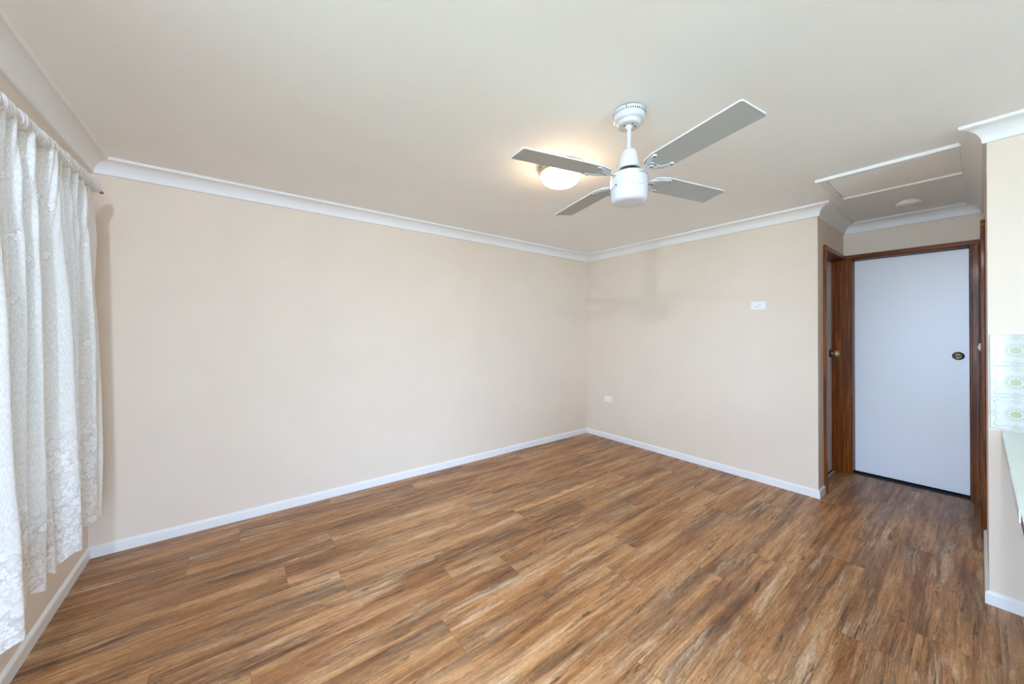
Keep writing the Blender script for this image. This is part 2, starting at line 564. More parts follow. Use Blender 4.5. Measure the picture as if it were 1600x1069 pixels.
D1 = (4.005, 4.665)       # door in the hall's left wall (x range of the clear opening)
D2 = (0.047, 0.742)       # door in the hall's end wall (y range)
D3 = (3.965, 4.640)       # door in the hall's right wall (x range)
DH = 2.055                # height of the clear openings
J = 0.020                 # jamb thickness
wall_y('wall_left', XA-0.14, XA, YR, YB, [W1, W2])
wall_x('wall_far', YB, YB+T, XA-0.14, XC+T, [])
wall_y('wall_right', XC, XC+T, YC, YB, [])
wall_x('wall_hall_left', YC, YC+T, XC+T, XE, [(D1[0]-J, D1[1]+J, -0.02, DH+J)])
wall_y('wall_hall_end', XE, XE+T, YK-T, YC+T, [(D2[0]-J, D2[1]+J, -0.02, DH+J)])
wall_x('wall_hall_right', YK-T, YK, XK+T, XE, [(D3[0]-J, D3[1]+J, -0.02, DH+J)])
wall_y('wall_kitchen', XK, XK+T, YR, YK, [])
wall_x('wall_rear', YR-T, YR, XA-0.14, XO, [W3], 'dimming_panelling')
wall_x('wall_leakstop_far', YB, YB+T, XC+T, XO, [])  # unseen outer walls, added to stop light leaking round the hall doors
wall_y('wall_leakstop_right', XO, XO+T, YR-T, YB+T, [])
mb = MB(); mb.box(-3.4, XA-0.15, 0.80, 4.2, 2.30, 2.36); mb.box(-3.4, -3.3, 0.90, 4.1, -0.3, 1.85); mb.box(-3.4, XA-0.15, 0.80, 0.90, -0.3, 2.30); mb.box(-3.4, XA-0.15, 4.1, 4.2, -0.3, 2.30)
struct('trim_9', mb, M['light_screen'])  # unseen veranda and fence, added to dim daylight behind the curtain

# cornices and skirting boards follow the wall line
POLY = [(XA, YB), (XC, YB), (XC, YC), (XE, YC), (XE, YK), (XK, YK), (XK, YR), (XA, YR)]


def inset(i, t):
    """polygon corner i moved inwards by t from both its walls (clockwise, rectilinear)"""
    n_ = len(POLY)
    p0, p, p1 = Vector(POLY[i-1]), Vector(POLY[i]), Vector(POLY[(i+1) % n_])
    d0 = (p-p0).normalized(); d1 = (p1-p).normalized()
    n0 = Vector((d0.y, -d0.x)); n1 = Vector((d1.y, -d1.x))
    q = p+n0*t+n1*t
    return (q.x, q.y)


def run(name, i, prof, mat, a=None, b=None, cut0=None, cut1=None):
    """profile (t, z) along wall i; cut0/cut1 stop it square at a coordinate along the wall"""
    mb = MB(); n_ = len(POLY); ring = []
    ax = 0 if abs(POLY[i][1]-POLY[(i+1) % n_][1]) < 1e-6 else 1
    for (t, z) in prof:
        p, q = list(inset(i, t)), list(inset((i+1) % n_, t))
        if cut0 is not None: p[ax] = cut0
        if cut1 is not None: q[ax] = cut1
        ring.append(((*p, z), (*q, z)))
    k = len(ring); vv = [r[0] for r in ring]+[r[1] for r in ring]
    ff = [(j, (j+1) % k, k+(j+1) % k, k+j) for j in range(k)]
    mb.add(vv, ff); mb.add(vv, [tuple(range(k))[::-1], tuple(range(k, 2*k))])
    return mb


CS = 0.0886
cove = [(0, H-CS), (0.013, H-CS), (0.013, H-CS+0.002)]
NC = 14
rc_ = CS-0.013-0.007
for j in range(NC+1):
    a = PI/2*j/NC
    # concave quarter circle, centre out in the room
    cx, cz = 0.015+rc_, H-CS+0.003
    cove.append((cx-rc_*math.cos(a), cz+rc_*math.sin(a)))
cove += [(CS, H-0.0125), (CS, H), (0, H)]
names = ['far', 'right', 'hall_left', 'hall_end', 'hall_right', 'kitchen', 'rear', 'left']
for i, nm in enumerate(names):
    mb = run('', i, cove, None)
    o = struct('trim_%d' % (i+1), mb, M['cornice'])
    for p in o.data.polygons: p.use_smooth = len(p.vertices) == 4
    o.data.set_sharp_from_angle(angle=math.radians(24))
sk = [(0, 0.0), (0.013, 0.0), (0.013, 0.054), (0.011, 0.058), (0.0, 0.067)]
AW = 0.052   # architrave width
cuts = {'hall_left': [(None, D1[0]-AW-0.002), (D1[1]+AW, None)], 'hall_end': [], 'hall_right': [(D3[0]-AW-0.002, None)],
        'left': [(None, W2[0]-0.03), (W2[1]+0.03, None)]}
for i, nm in enumerate(names):
    if nm in ('far', 'right', 'kitchen', 'rear'):
        struct('baseboard_'+nm, run('', i, sk, None), M['skirt'])
    elif nm == 'hall_left':
        struct('baseboard_hall_left', run('', i, sk, None, cut1=D1[0]-AW-0.002), M['skirt'])
    elif nm == 'hall_right':
        struct('baseboard_hall_right', run('', i, sk, None, cut0=D3[0]-AW-0.002), M['skirt'])
    elif nm == 'left':
        struct('baseboard_left', run('', i, sk, None, cut0=W2[1]+0.01), M['skirt'])

# ------------------------------------------------------------------ doors


def knob(name, parent, c, axis, mat, rose, scale=1.0, shape='round'):
    """door knob on its rose; axis is the direction it sticks out"""
    s_ = scale
    mb = MB()
    mb.lathe([(0.0, 0.0), (0.033*s_, 0.0), (0.034*s_, 0.003), (0.030*s_, 0.007), (0.022*s_, 0.009), (0.012*s_, 0.011)], 36, c, axis, cap0=False)
    ro = mb.build('rosette', rose, parent)
    mb = MB()
    if shape == 'round':
        mb.lathe([(0.010*s_, 0.008), (0.009*s_, 0.026), (0.016*s_, 0.032), (0.0235*s_, 0.038), (0.0262*s_, 0.046), (0.025*s_, 0.054),
                  (0.020*s_, 0.058), (0.0195*s_, 0.0575), (0.012*s_, 0.0555), (0.0055*s_, 0.056), (0.005*s_, 0.059), (0.001*s_, 0.0595)], 36, c, axis)
    else:
        mb.lathe([(0.010*s_, 0.008), (0.009*s_, 0.030), (0.020*s_, 0.036), (0.0245*s_, 0.042), (0.0225*s_, 0.062), (0.017*s_, 0.071),
                  (0.012*s_, 0.073), (0.001*s_, 0.0735)], 36, c, axis)
    return mb.build('knob', mat, parent), ro


def frame_board(parent, boxes, name):
    for bx in boxes:
        mb = MB(); mb.box(*bx)
        mb.build(name, M['timber_head' if bx[5]-bx[4] < 0.1 else 'timber'], parent, bevel=0.004, segs=3)


# door 1: left wall of the hall, swings into the room behind; slab set back 82 mm
d = empty('door_1', (4.335, YC, 0)); tag(d, 'narrow white door in the left wall of the hall', kind='structure')
def rel(o, bx):
    return (bx[0]-o.location.x, bx[1]-o.location.x, bx[2]-o.location.y, bx[3]-o.location.y, bx[4], bx[5])
PR = 0.020
mb = MB(); mb.box(*rel(d, (D1[0]+0.002, D1[1]-0.002, YC+0.082, YC+0.117, 0.012, DH-0.003)))
mb.build('slab', M['door'], d, bevel=0.002)
frame_board(d, [rel(d, (D1[0]-J, D1[0], YC-0.001, YC+T, 0, DH+J)), rel(d, (D1[1], D1[1]+J, YC-0.001, YC+T, 0, DH+J)), rel(d, (D1[0], D1[1], YC-0.001, YC+T, DH, DH+J))], 'jamb')
RV = 0.006
frame_board(d, [rel(d, (D1[0]-RV-AW+0.006, D1[0]-RV, YC-PR, YC, 0, DH+RV)), rel(d, (D1[1]+RV, XE-0.0205, YC-PR, YC, 0, DH+RV)),
                rel(d, (D1[0]-RV-AW+0.006, XE-0.0205, YC-PR, YC, DH+RV, DH+RV+0.04))], 'architrave')
knob('knob', d, (4.597-d.location.x, 0.082, 1.155), '-y', M['brass'], M['dark_brass'], 1.22, 'drum')
mb = MB(); mb.box(*rel(d, (D1[0], D1[1], YC+0.060, YC+0.072, 0.0, 0.003))); mb.build('threshold', M['alu'], d)
mb = MB(); mb.box(*rel(d, (D1[0], D1[1], YC+0.078, YC+0.19, 0.0, 0.004))); mb.build('gap_shade', M['void'], d)  # near-black strip painting the shade in the gap under the slab

# door 2: end of the hall
d = empty('door_2', (XE, 0.395, 0)); tag(d, 'wide white door at the end of the hall', kind='structure')
mb = MB(); mb.box(*rel(d, (XE+0.075, XE+0.110, D2[0]+0.002, D2[1]-0.002, 0.020, DH-0.003)))
mb.build('slab', M['door'], d, bevel=0.002)
frame_board(d, [rel(d, (XE-0.001, XE+T+0.02, D2[0]-J, D2[0], 0, DH+J)), rel(d, (XE-0.001, XE+T+0.02, D2[1], D2[1]+J, 0, DH+J)), rel(d, (XE-0.001, XE+T+0.02, D2[0], D2[1], DH, DH+J))], 'jamb')
RV = 0.011
frame_board(d, [rel(d, (XE-PR, XE, D2[1]+RV, YC-0.0005, 0, DH+RV)), rel(d, (XE-PR, XE, YK+0.0225, D2[0]-RV, 0, DH+RV)),
                rel(d, (XE-PR, XE, YK+0.0225, YC-0.0005, DH+RV, DH+RV+0.036))], 'architrave')
knob('knob', d, (0.075, 0.107-0.395, 1.163), '-x', M['dark_brass'], M['dark_brass'], 1.0, 'round')
mb = MB(); mb.box(*rel(d, (XE+0.02, XE+0.16, D2[0], D2[1], 0.0, 0.006))); mb.build('threshold', M['void'], d)

# door 3: right wall of the hall, seen edge-on
d = empty('door_3', (4.3, YK, 0)); tag(d, 'door in the right wall of the hall, seen edge on', kind='structure')
mb = MB(); mb.box(*rel(d, (D3[0]+0.002, D3[1]-0.002, YK-0.060, YK-0.025, 0.012, DH-0.003)))
mb.build('slab', M['timber'], d, bevel=0.002)
frame_board(d, [rel(d, (D3[0]-J, D3[0], YK-T, YK+0.001, 0, DH+J)), rel(d, (D3[1], D3[1]+J, YK-T, YK+0.001, 0, DH+J)), rel(d, (D3[0], D3[1], YK-T, YK+0.001, DH, DH+J))], 'jamb')
RV = 0.006
frame_board(d, [rel(d, (D3[0]-RV-AW, D3[0]-RV, YK, YK+0.0195, 0, DH+RV)), rel(d, (D3[1]+RV, XE-0.0005, YK, YK+0.0195, 0, DH+RV)),
                rel(d, (D3[0]-RV-AW, XE-0.0005, YK, YK+0.0195, DH+RV, DH+RV+0.045))], 'architrave')
mb = MB()
c = (4.035-4.3, -0.020, 1.258)
mb.lathe([(0.024, 0.0), (0.024, 0.004), (0.012, 0.006), (0.011, 0.030), (0.020, 0.034), (0.0275, 0.038), (0.0285, 0.042), (0.026, 0.046),
          (0.014, 0.0505), (0.006, 0.0515), (0.005, 0.0545), (0.001, 0.055)], 32, c, 'y')
tag(mb.build('knob', M['white_plastic'], d), 'white knob')

# ------------------------------------------------------------------ windows


def window(name, label, axis, at_, a0, a1, z0, z1, outward, nlights, sill=True):
    """frame fills the opening; axis 'y' = wall along Y at x=at_"""
    d_ = empty(name, (at_, (a0+a1)/2, 0) if axis == 'y' else ((a0+a1)/2, at_, 0))
    tag(d_, label, kind='structure')
    mid = (a0+a1)/2

    def bx(mb, p0, p1, q0, q1, zz0, zz1):
        # p along the wall, q through the wall (relative, towards outside positive)
        q0, q1 = q0*outward, q1*outward
        if axis == 'y': mb.box(q0, q1, p0-mid, p1-mid, zz0, zz1)
        else: mb.box(p0-mid, p1-mid, q0, q1, zz0, zz1)
    fwid = 0.045
    mb = MB()
    bx(mb, a0, a0+fwid, 0.05, 0.11, z0, z1); bx(mb, a1-fwid, a1, 0.05, 0.11, z0, z1)
    bx(mb, a0+fwid, a1-fwid, 0.05, 0.11, z0, z0+fwid); bx(mb, a0+fwid, a1-fwid, 0.05, 0.11, z1-fwid, z1)
    st_ = (a1-a0)/nlights
    for k_ in range(1, nlights):
        bx(mb, a0+st_*k_-0.025, a0+st_*k_+0.025, 0.055, 0.105, z0+fwid, z1-fwid)
    fr = mb.build('window_frame', M['winframe'], d_, bevel=0.003)
    for k_ in range(nlights):
        mb = MB()
        bx(mb, a0+st_*k_+(fwid if k_ == 0 else 0.025), a0+st_*(k_+1)-(fwid if k_ == nlights-1 else 0.025), 0.079, 0.081, z0+fwid, z1-fwid)
        mb.build('pane', M['glass'], fr)
    if sill:
        mb = MB(); bx(mb, a0-0.03, a1+0.03, -0.025, 0.0, z0-0.022, z0); bx(mb, a0, a1, 0.0, 0.05, z0-0.002, z0)
        mb.build('window_sill', M['skirt'], d_, bevel=0.003)
    return d_


window('window_1', 'wide window in the left wall behind the lace curtain', 'y', XA, *W1, -1, 2)
window('added_window_2', 'unseen sliding glass door further along the left wall, added to light the room', 'y', XA, *W2, -1, 2, sill=False)
window('added_window_3', 'unseen kitchen window in the rear wall, added to light the room', 'x', YR, *W3, -1, 2)

# ------------------------------------------------------------------ ceiling fan
FX, FY, FZ = 1.4675, 1.0046, 2.085
fan = empty('ceiling_fan', (FX, FY, H))
tag(fan, 'white four blade ceiling fan with frosted glass light hanging from the ceiling', 'ceiling fan')
Z = lambda z: z-H
mb = MB()
mb.lathe([(0.070, -0.006), (0.073, -0.008), (0.0735, -0.012), (0.0725, -0.040), (0.071, -0.047), (0.066, -0.053), (0.058, -0.0555),
          (0.0555, -0.057), (0.0545, -0.064), (0.051, -0.071), (0.046, -0.0735), (0.020, -0.0735)], 56)
for k in range(44):
    a = 2*PI*k/44
    ca, sa = math.cos(a), math.sin(a)
    r0, r1, hw = 0.0715, 0.07365, 0.0018
    zc, hh_ = -0.0235, 0.0042
    vv = []
    for r in (r0, r1):
        for (dt, dz) in ((-hw, -hh_), (hw, -hh_), (hw, hh_), (-hw, hh_)):
            vv.append((ca*r-sa*dt, sa*r+ca*dt, zc+dz))
    mb.add(vv, [(4, 5, 6, 7), (0, 1, 5, 4), (1, 2, 6, 5), (2, 3, 7, 6), (3, 0, 4, 7)], 1)
can = mb.build('canopy', [M['white_metal'], M['slot']], fan)
mb = MB(); mb.lathe([(0.062, 0.0), (0.062, -0.007)], 48); mb.build('mounting_plate', M['screw'], can)
for a in (3.6, 5.35, 0.5, 2.0):
    c = (0.0725*math.cos(a), 0.0725*math.sin(a), -0.0145)
    mb = MB(); mb.tube([(c[0]*0.97, c[1]*0.97, c[2]), (c[0]*1.035, c[1]*1.035, c[2])], 0.0032, 10)
    mb.build('screw', M['screw'], can)
for a in (2.9, 4.3, 5.4, 0.6):
    c = (0.028*math.cos(a), 0.028*math.sin(a), -0.0725)
    mb = MB(); mb.tube([c, (c[0], c[1], -0.0775)], 0.0034, 10)
    mb.build('screw', M['screw'], can)
mb = MB()
mb.lathe([(0.019, -0.073), (0.0185, -0.078), (0.0145, -0.083), (0.0135, -0.088)], 28)
mb.lathe([(0.0098, -0.080), (0.0098, Z(2.200))], 24)
mb.build('rod', M['white_metal'], fan)
mb = MB()
mb.lathe([(0.020, Z(2.2115)), (0.031, Z(2.210)), (0.036, Z(2.204)), (0.038, Z(2.195)), (0.0505, Z(2.128)), (0.0505, Z(2.124)), (0.047, Z(2.124))], 44)
mb.build('rod_cover', M['white_metal'], fan)
mb = MB()
mb.lathe([(0.040, Z(2.126)), (0.040, Z(2.098))], 36)
dkh = mb.build('motor_shaft', M['slot'], fan)
mb = MB()
mb.lathe([(0.048, Z(2.104)), (0.070, Z(2.101)), (0.079, Z(2.097)), (0.083, Z(2.091)), (0.083, Z(2.084)), (0.0805, Z(2.082)), (0.0805, Z(2.079)),
          (0.0855, Z(2.077)), (0.0865, Z(2.072)), (0.0865, Z(2.036)), (0.088, Z(2.034)), (0.088, Z(2.026)), (0.083, Z(2.026))], 64)
mot = mb.build('motor_housing', M['white_metal'], fan)
for a in (YAW+PI+0.95, YAW+PI-1.0, YAW-0.3):
    c = Vector((math.cos(a), math.sin(a), 0))
    p = c*0.085; q = c*0.0935
    mb = MB(); mb.tube([(p.x, p.y, Z(2.031)), (q.x, q.y, Z(2.031))], 0.003, 10)
    mb.build('screw', M['screw'], mot)
mb = MB()
mb.lathe([(0.0848, Z(2.030)), (0.0848, Z(2.0)), (0.0838, Z(1.985)), (0.080, Z(1.973)), (0.072, Z(1.9655)), (0.058, Z(1.962)), (0.03, Z(1.9605)), (0.0005, Z(1.960))], 64, cap1=False)
tag(mb.build('glass_shade', M['opal'], fan), 'frosted white glass light, unlit')
A0 = -1.8108
BR, BW, BP = 0.5816, 0.1286, -0.1322


def blade_mesh():
    mb = MB()
    r0 = 0.125
    hw = BW/2
    out = []
    # rounded root, square tip
    for k in range(9):
        a = PI/2+PI*k/8
        out.append((r0+0.032+0.032*math.cos(a)*1.0, (hw-0.012)*math.sin(a)))
    out.append((r0+0.075, -hw)); 
    out += [(BR-0.006, -hw), (BR, -hw+0.006), (BR, hw-0.006), (BR-0.006, hw)]
    out.append((r0+0.075, hw))
    n_ = len(out); t_ = 0.0032
    vv = [(x, y, -t_) for x, y in out]+[(x, y, t_) for x, y in out]
    mb.add(vv, [tuple(range(n_))[::-1]], 0)
    mb.add(vv, [tuple(range(n_, 2*n_))], 1)
    mb.add(vv, [(i, (i+1) % n_, n_+(i+1) % n_, n_+i) for i in range(n_)], 1)
    return mb


def ribbon(mb, pts, wd, z0, z1):
    """flat bar following pts in the plane"""
    L, R_ = [], []
    for i, p in enumerate(pts):
        p = Vector((p[0], p[1])); a = Vector(pts[max(i-1, 0)][:2]); b_ = Vector(pts[min(i+1, len(pts)-1)][:2])
        d_ = (b_-a).normalized(); n_ = Vector((-d_.y, d_.x))
        ww = wd[i] if isinstance(wd, (list, tuple)) else wd
        L.append(p+n_*ww/2); R_.append(p-n_*ww/2)
    n_ = len(pts)
    vv = [(q.x, q.y, z0) for q in L]+[(q.x, q.y, z0) for q in R_]+[(q.x, q.y, z1) for q in L]+[(q.x, q.y, z1) for q in R_]
    ff = []
    for i in range(n_-1):
        ff += [(i, i+1, n_+i+1, n_+i), (2*n_+i, 3*n_+i, 3*n_+i+1, 2*n_+i+1), (i, 2*n_+i, 2*n_+i+1, i+1), (n_+i, n_+i+1, 3*n_+i+1, 3*n_+i)]
    ff += [(0, n_, 3*n_, 2*n_), (n_-1, 2*n_-1+0, 4*n_-1, 3*n_-1)]
    mb.add(vv, ff)


def iron_mesh():
    mb = MB()
    z0, z1 = -0.0075, -0.0033
    ribbon(mb, [(0.060, 0.0), (0.10, 0.0), (0.125, 0.0)], [0.034, 0.026, 0.03], z0+0.001, z1)
    for s_ in (-1, 1):
        pts = []
        for k in range(13):
            t = k/12
            pts.append((0.112+0.098*t, s_*(0.006+0.044*math.sin(t*PI/2)**1.2)))
        ribbon(mb, pts, [0.018-0.006*k/12 for k in range(13)], z0, z1)
        # inner scroll
        pts = []
        for k in range(13):
            a = -0.6+4.2*k/12
            r = 0.014-0.006*k/12
            pts.append((0.150+r*math.cos(a), s_*(0.016+r*math.sin(a))))
        ribbon(mb, pts, 0.005, z0, z1)
        mb.lathe([(0.0095, z1), (0.0095, z0-0.001), (0.007, z0-0.002)], 18, (0.206, s_*0.049, 0))
    mb.lathe([(0.011, z1), (0.011, z0-0.001), (0.008, z0-0.002)], 18, (0.140, 0, 0))
    return mb


bproto = None
for k in range(4):
    a = A0+k*PI/2
    if bproto is None:
        b_ = blade_mesh().build('blade', [M['blade'], M['white_metal']], fan)
        ir = iron_mesh().build('blade_bracket', M['white_metal'], b_)
        bproto = [b_, ir]
        for (x, y) in ((0.206, 0.049), (0.206, -0.049), (0.140, 0.0)):
            mb = MB(); mb.lathe([(0.0045, -0.008), (0.0045, -0.0112), (0.002, -0.012)], 12, (x, y, 0))
            bproto.append(mb.build('screw', M['screw'], b_))
    else:
        b_ = bproto[0].copy(); COL.objects.link(b_)
        for o in bproto[1:]:
            c_ = o.copy(); COL.objects.link(c_); c_.parent = b_
    b_.parent = fan
    R = Matrix.Rotation(a, 4, 'Z') @ Matrix.Rotation(BP, 4, 'X')
    b_.matrix_local = Matrix.Translation((0, 0, Z(FZ))) @ R

# ------------------------------------------------------------------ oyster light and bulb behind the camera (added in place of a bounced flash)
oy = empty('ceiling_light', (1.625, 1.612, H))
tag(oy, 'lit round frosted oyster light fixed to the ceiling beyond the fan', 'ceiling light')
mb = MB(); mb.lathe([(0.128, 0.0), (0.133, -0.004), (0.133, -0.038), (0.130, -0.043), (0.118, -0.044)], 56)
mb.build('metal_ring', M['ring'], oy)
mb = MB(); mb.lathe([(0.121, -0.040), (0.1245, -0.046), (0.1245, -0.056), (0.119, -0.074), (0.108, -0.090), (0.088, -0.104), (0.06, -0.112), (0.03, -0.116), (0.0005, -0.117)], 64, cap1=False)
mb.build('glass_shade', M['lit'], oy)

LX, LY = -0.42, -0.06
ba = empty('flash_standin', (LX, LY, H))
tag(ba, 'added lit globe, unseen on the ceiling behind the camera, in place of a bounced flash', 'added light')
mb = MB(); mb.lathe([(0.050, 0.0), (0.050, -0.004), (0.022, -0.006), (0.016, -0.010)], 32); mb.build('holder', M['white_plastic'], ba)
mb = MB(); mb.lathe([(0.012, -0.008), (0.022, -0.011), (0.031, -0.020), (0.035, -0.034), (0.031, -0.049), (0.019, -0.060), (0.0005, -0.065)], 32, cap1=False)
mb.build('globe', M['flash_glow'], ba)

# ------------------------------------------------------------------ smoke alarm, ceiling hatch
sm = empty('smoke_alarm', (4.228, 0.339, H))
tag(sm, 'round white smoke alarm on the hall ceiling', 'smoke alarm')
mb = MB(); mb.lathe([(0.062, 0.0), (0.062, -0.008), (0.060, -0.009)], 44); mb.build('base', M['white_plastic'], sm)
mb = MB(); mb.lathe([(0.060, -0.009), (0.074, -0.011), (0.075, -0.015), (0.073, -0.021), (0.060, -0.029), (0.040, -0.033), (0.0005, -0.034)], 52, cap1=False)
for k in range(8):
    a = 2*PI*k/8+0.2
    mb.tube([(0.050*math.cos(a-0.1), 0.050*math.sin(a-0.1), -0.0313), (0.050*math.cos(a+0.1), 0.050*math.sin(a+0.1), -0.0313)], 0.0012, 8, 1)
mb.build('cover', [M['white_plastic'], M['blade']], sm)

ha = empty('ceiling_hatch', (3.44, 0.36, H))
tag(ha, 'rectangular ceiling access hatch with white moulding at the hall entrance', 'hatch')
def hb(nm, x0, x1, y0, y1, z0, z1, mat, bev=0.002):
    mb = MB(); mb.box(x0-3.44, x1-3.44, y0-0.36, y1-0.36, z0-H, z1-H)
    return mb.build(nm, mat, ha, bevel=bev)
yl = YK+CS+0.001
hb('panel', 3.178, 3.708, yl, 0.632, 2.394, 2.3995, M['ceiling'])
hb('moulding', 3.142, 3.178, yl-0.008, 0.684, 2.3795, 2.4, M['skirt'])
hb('moulding', 3.178, 3.744, 0.634, 0.674, 2.3845, 2.4, M['skirt'])
hb('moulding', 3.708, 3.744, yl, 0.634, 2.3815, 2.4, M['skirt'])

# ------------------------------------------------------------------ wall outlets
def plate(nm, label, cat, y, z, w_, h_, slots=False):
    o = empty(nm, (XC, y, z)); tag(o, label, cat)
    mb = MB(); mb.box(-0.009, 0, -w_/2, w_/2, -h_/2, h_/2)
    if slots:
        for (cy_, cz_, an) in ((0.0, 0.005, 0.5), (-0.016, 0.006, -0.5), (-0.008, -0.009, 0.0)):
            ca, sa = math.cos(an), math.sin(an)
            vv = []
            for x_ in (-0.0085, -0.0096):
                for (a_, b2) in ((-0.0013, -0.0044), (0.0013, -0.0044), (0.0013, 0.0044), (-0.0013, 0.0044)):
                    vv.append((x_, cy_+a_*ca-b2*sa, cz_+a_*sa+b2*ca))
            mb.add(vv, [(4, 5, 6, 7), (0, 1, 5, 4), (1, 2, 6, 5), (2, 3, 7, 6), (3, 0, 4, 7)], 1)
    mb.build('plate', [M['white_plastic'], M['screw']], o)
    return o


po = plate('power_outlet', 'white power outlet with switch high on the right hand wall', 'power outlet', 1.228, 1.604, 0.116, 0.072, True)
mb = MB(); mb.box(-0.0125, -0.009, 0.012, 0.030, -0.010, 0.010); mb.box(-0.0105, -0.009, 0.0125, 0.0295, -0.0135, -0.0100, 1)
mb.build('switch', [M['white_plastic'], M['screw']], po)
ws = plate('wall_socket', 'small white wall socket low on the right hand wall near the corner', 'wall socket', 2.896, 0.506, 0.116, 0.072)
mb = MB(); mb.box(-0.0105, -0.009, -0.016, 0.016, -0.014, 0.014); mb.box(-0.0112, -0.0104, -0.007, 0.007, -0.006, 0.006, 1); mb.box(-0.0112, -0.0104, -0.003, 0.003, -0.010, -0.006, 1); mb.build('socket_face', [M['white_plastic'], M['alu']], ws)

# ------------------------------------------------------------------ kitchen corner: tiles, bench, cabinet
ts = empty('tile_splashback', (XK, -0.03, 0.881))
tag(ts, 'white splashback tiles with green floral pattern on the kitchen wall above the bench', 'splashback')
TP = 0.1555   # pitch
base, pat = MB(), MB()
NR, NCOL = 3, 6
base.box(-0.0035, 0, -TP*NCOL, 0, 0, TP*NR, 1)
for r in range(NR):
    for cc in range(NCOL):
        y1_ = -cc*TP-0.0006; y0_ = y1_-TP+0.0012
        z0_ = r*TP+0.0006; z1_ = z0_+TP-0.0012
        # slightly cushioned tile face
        e = 0.003
        vv = [(-0.0035, y0_, z0_), (-0.0035, y1_, z0_), (-0.0035, y1_, z1_), (-0.0035, y0_, z1_),
              (-0.0065, y0_+e, z0_+e), (-0.0065, y1_-e, z0_+e), (-0.0065, y1_-e, z1_-e), (-0.0065, y0_+e, z1_-e)]
        base.add(vv, [(4, 5, 6, 7), (0, 1, 5, 4), (1, 2, 6, 5), (2, 3, 7, 6), (3, 0, 4, 7)], 0)
        oy_, oz_ = (y0_+y1_)/2, (z0_+z1_)/2

        lift = [0]

        def stroke(pts, wd, mi=0):
            L, R_ = [], []
            lift[0] += 1; x_ = -0.0068-0.00002*lift[0]
            for i, p in enumerate(pts):
                a = Vector(pts[max(i-1, 0)]); b2 = Vector(pts[min(i+1, len(pts)-1)])
                d_ = (b2-a)
                if d_.length < 1e-9: d_ = Vector((1, 0))
                d_.normalize(); n_ = Vector((-d_.y, d_.x)); p = Vector(p)
                L.append(p+n_*wd/2); R_.append(p-n_*wd/2)
            n_ = len(pts)
            vv = [(x_, oy_+q.x, oz_+q.y) for q in L]+[(x_, oy_+q.x, oz_+q.y) for q in R_]
            pat.add(vv, [(i, i+1, n_+i+1, n_+i) for i in range(n_-1)], mi)

        def disc(cx_, cy_, fr_, n_=40, mi=0):
            lift[0] += 1; x_ = -0.0068-0.00002*lift[0]
            vv = [(x_, oy_+cx_+fr_(2*PI*k/n_)*math.cos(2*PI*k/n_), oz_+cy_+fr_(2*PI*k/n_)*math.sin(2*PI*k/n_)) for k in range(n_)]
            vv.append((x_, oy_+cx_, oz_+cy_))
            pat.add(vv, [(k, (k+1) % n_, n_) for k in range(n_)], mi)
        # medallion
        for rr, wd in ((0.0345, 0.0022), (0.0265, 0.0046)):
            stroke([(rr*math.cos(2*PI*k/48), rr*math.sin(2*PI*k/48)) for k in range(49)], wd)
        for k in range(12):
            a = 2*PI*k/12
            disc(0.0225*math.cos(a), 0.0225*math.sin(a), lambda t: 0.0013, 10)
        disc(0, 0, lambda t: 0.0165+0.0020*math.cos(8*t), 64, 1)
        stroke([(0.0075*math.cos(2*PI*k/24), 0.0075*math.sin(2*PI*k/24)) for k in range(25)], 0.0014, 0)
        # four sides: clover in the middle, scroll to both corners, leaf in the corner
        for q in range(4):
            ca, sa = math.cos(q*PI/2), math.sin(q*PI/2)
            rot = lambda p: (p[0]*ca-p[1]*sa, p[0]*sa+p[1]*ca)
            for (cx_, cy_) in ((-0.0085, 0.0635), (0.0085, 0.0635), (0.0, 0.0545), (0.0, 0.070)):
                stroke([rot((cx_+0.0062*math.cos(2*PI*k/16), cy_+0.0042*math.sin(2*PI*k/16))) for k in range(17)], 0.0025)
            stroke([rot((0.0, 0.049)), rot((0.0, 0.044))], 0.0012)
            for s_ in (-1, 1):
                pts = []
                for k in range(15):
                    t = k/14
                    x_ = 0.013+0.040*t
                    y_ = 0.060-0.004*math.sin(t*PI)+0.006*t*t
                    pts.append(rot((s_*x_, y_)))
                stroke(pts, 0.0024)
                stroke([rot((s_*0.050, 0.0655)), rot((s_*0.0605, 0.0600)), rot((s_*0.0660, 0.0545))], 0.0030)
                stroke([rot((s_*0.053, 0.0680)), rot((s_*0.062, 0.0625))], 0.0018)
base.build('tiles', [M['tile'], M['grout']], ts)
pat.build('floral_pattern', [M['sage'], M['leafglaze']], ts)

BT, BYE = 0.876, -0.066
be = empty('kitchen_bench', (2.1, -0.5, BT))
tag(be, 'pale green laminate kitchen bench top projecting from the kitchen wall', 'bench')
bx0 = 1.20
def bb(nm, x0, x1, y0, y1, z0, z1, mat, bev=0.0, par=None, lab=None):
    mb = MB(); mb.box(x0-2.1, x1-2.1, y0+0.5, y1+0.5, z0-BT, z1-BT)
    o = mb.build(nm, mat, par or be, bevel=bev)
    if lab: o['label'] = lab
    return o
bb('benchtop', bx0, XK-0.0005, -0.95, BYE, BT-0.0015, BT, M['bench'])
bb('core', bx0, XK-0.0005, -0.95, BYE-0.001, BT-0.038, BT-0.0015, M['board'], lab='brown raw board under the laminate')
bb('edge_strip', 2.185, XK-0.001, BYE-0.001, BYE+0.0022, BT-0.034, BT-0.001, M['edging'], 0.0005)
bb('edge_strip', 1.675, 2.150, BYE-0.001, BYE+0.0026, BT-0.034, BT-0.001, M['alu'], 0.0005)
cb = empty('base_cabinet', (2.1, -0.70, 0))
tag(cb, 'cream base cabinet set back under the kitchen bench', 'cabinet')
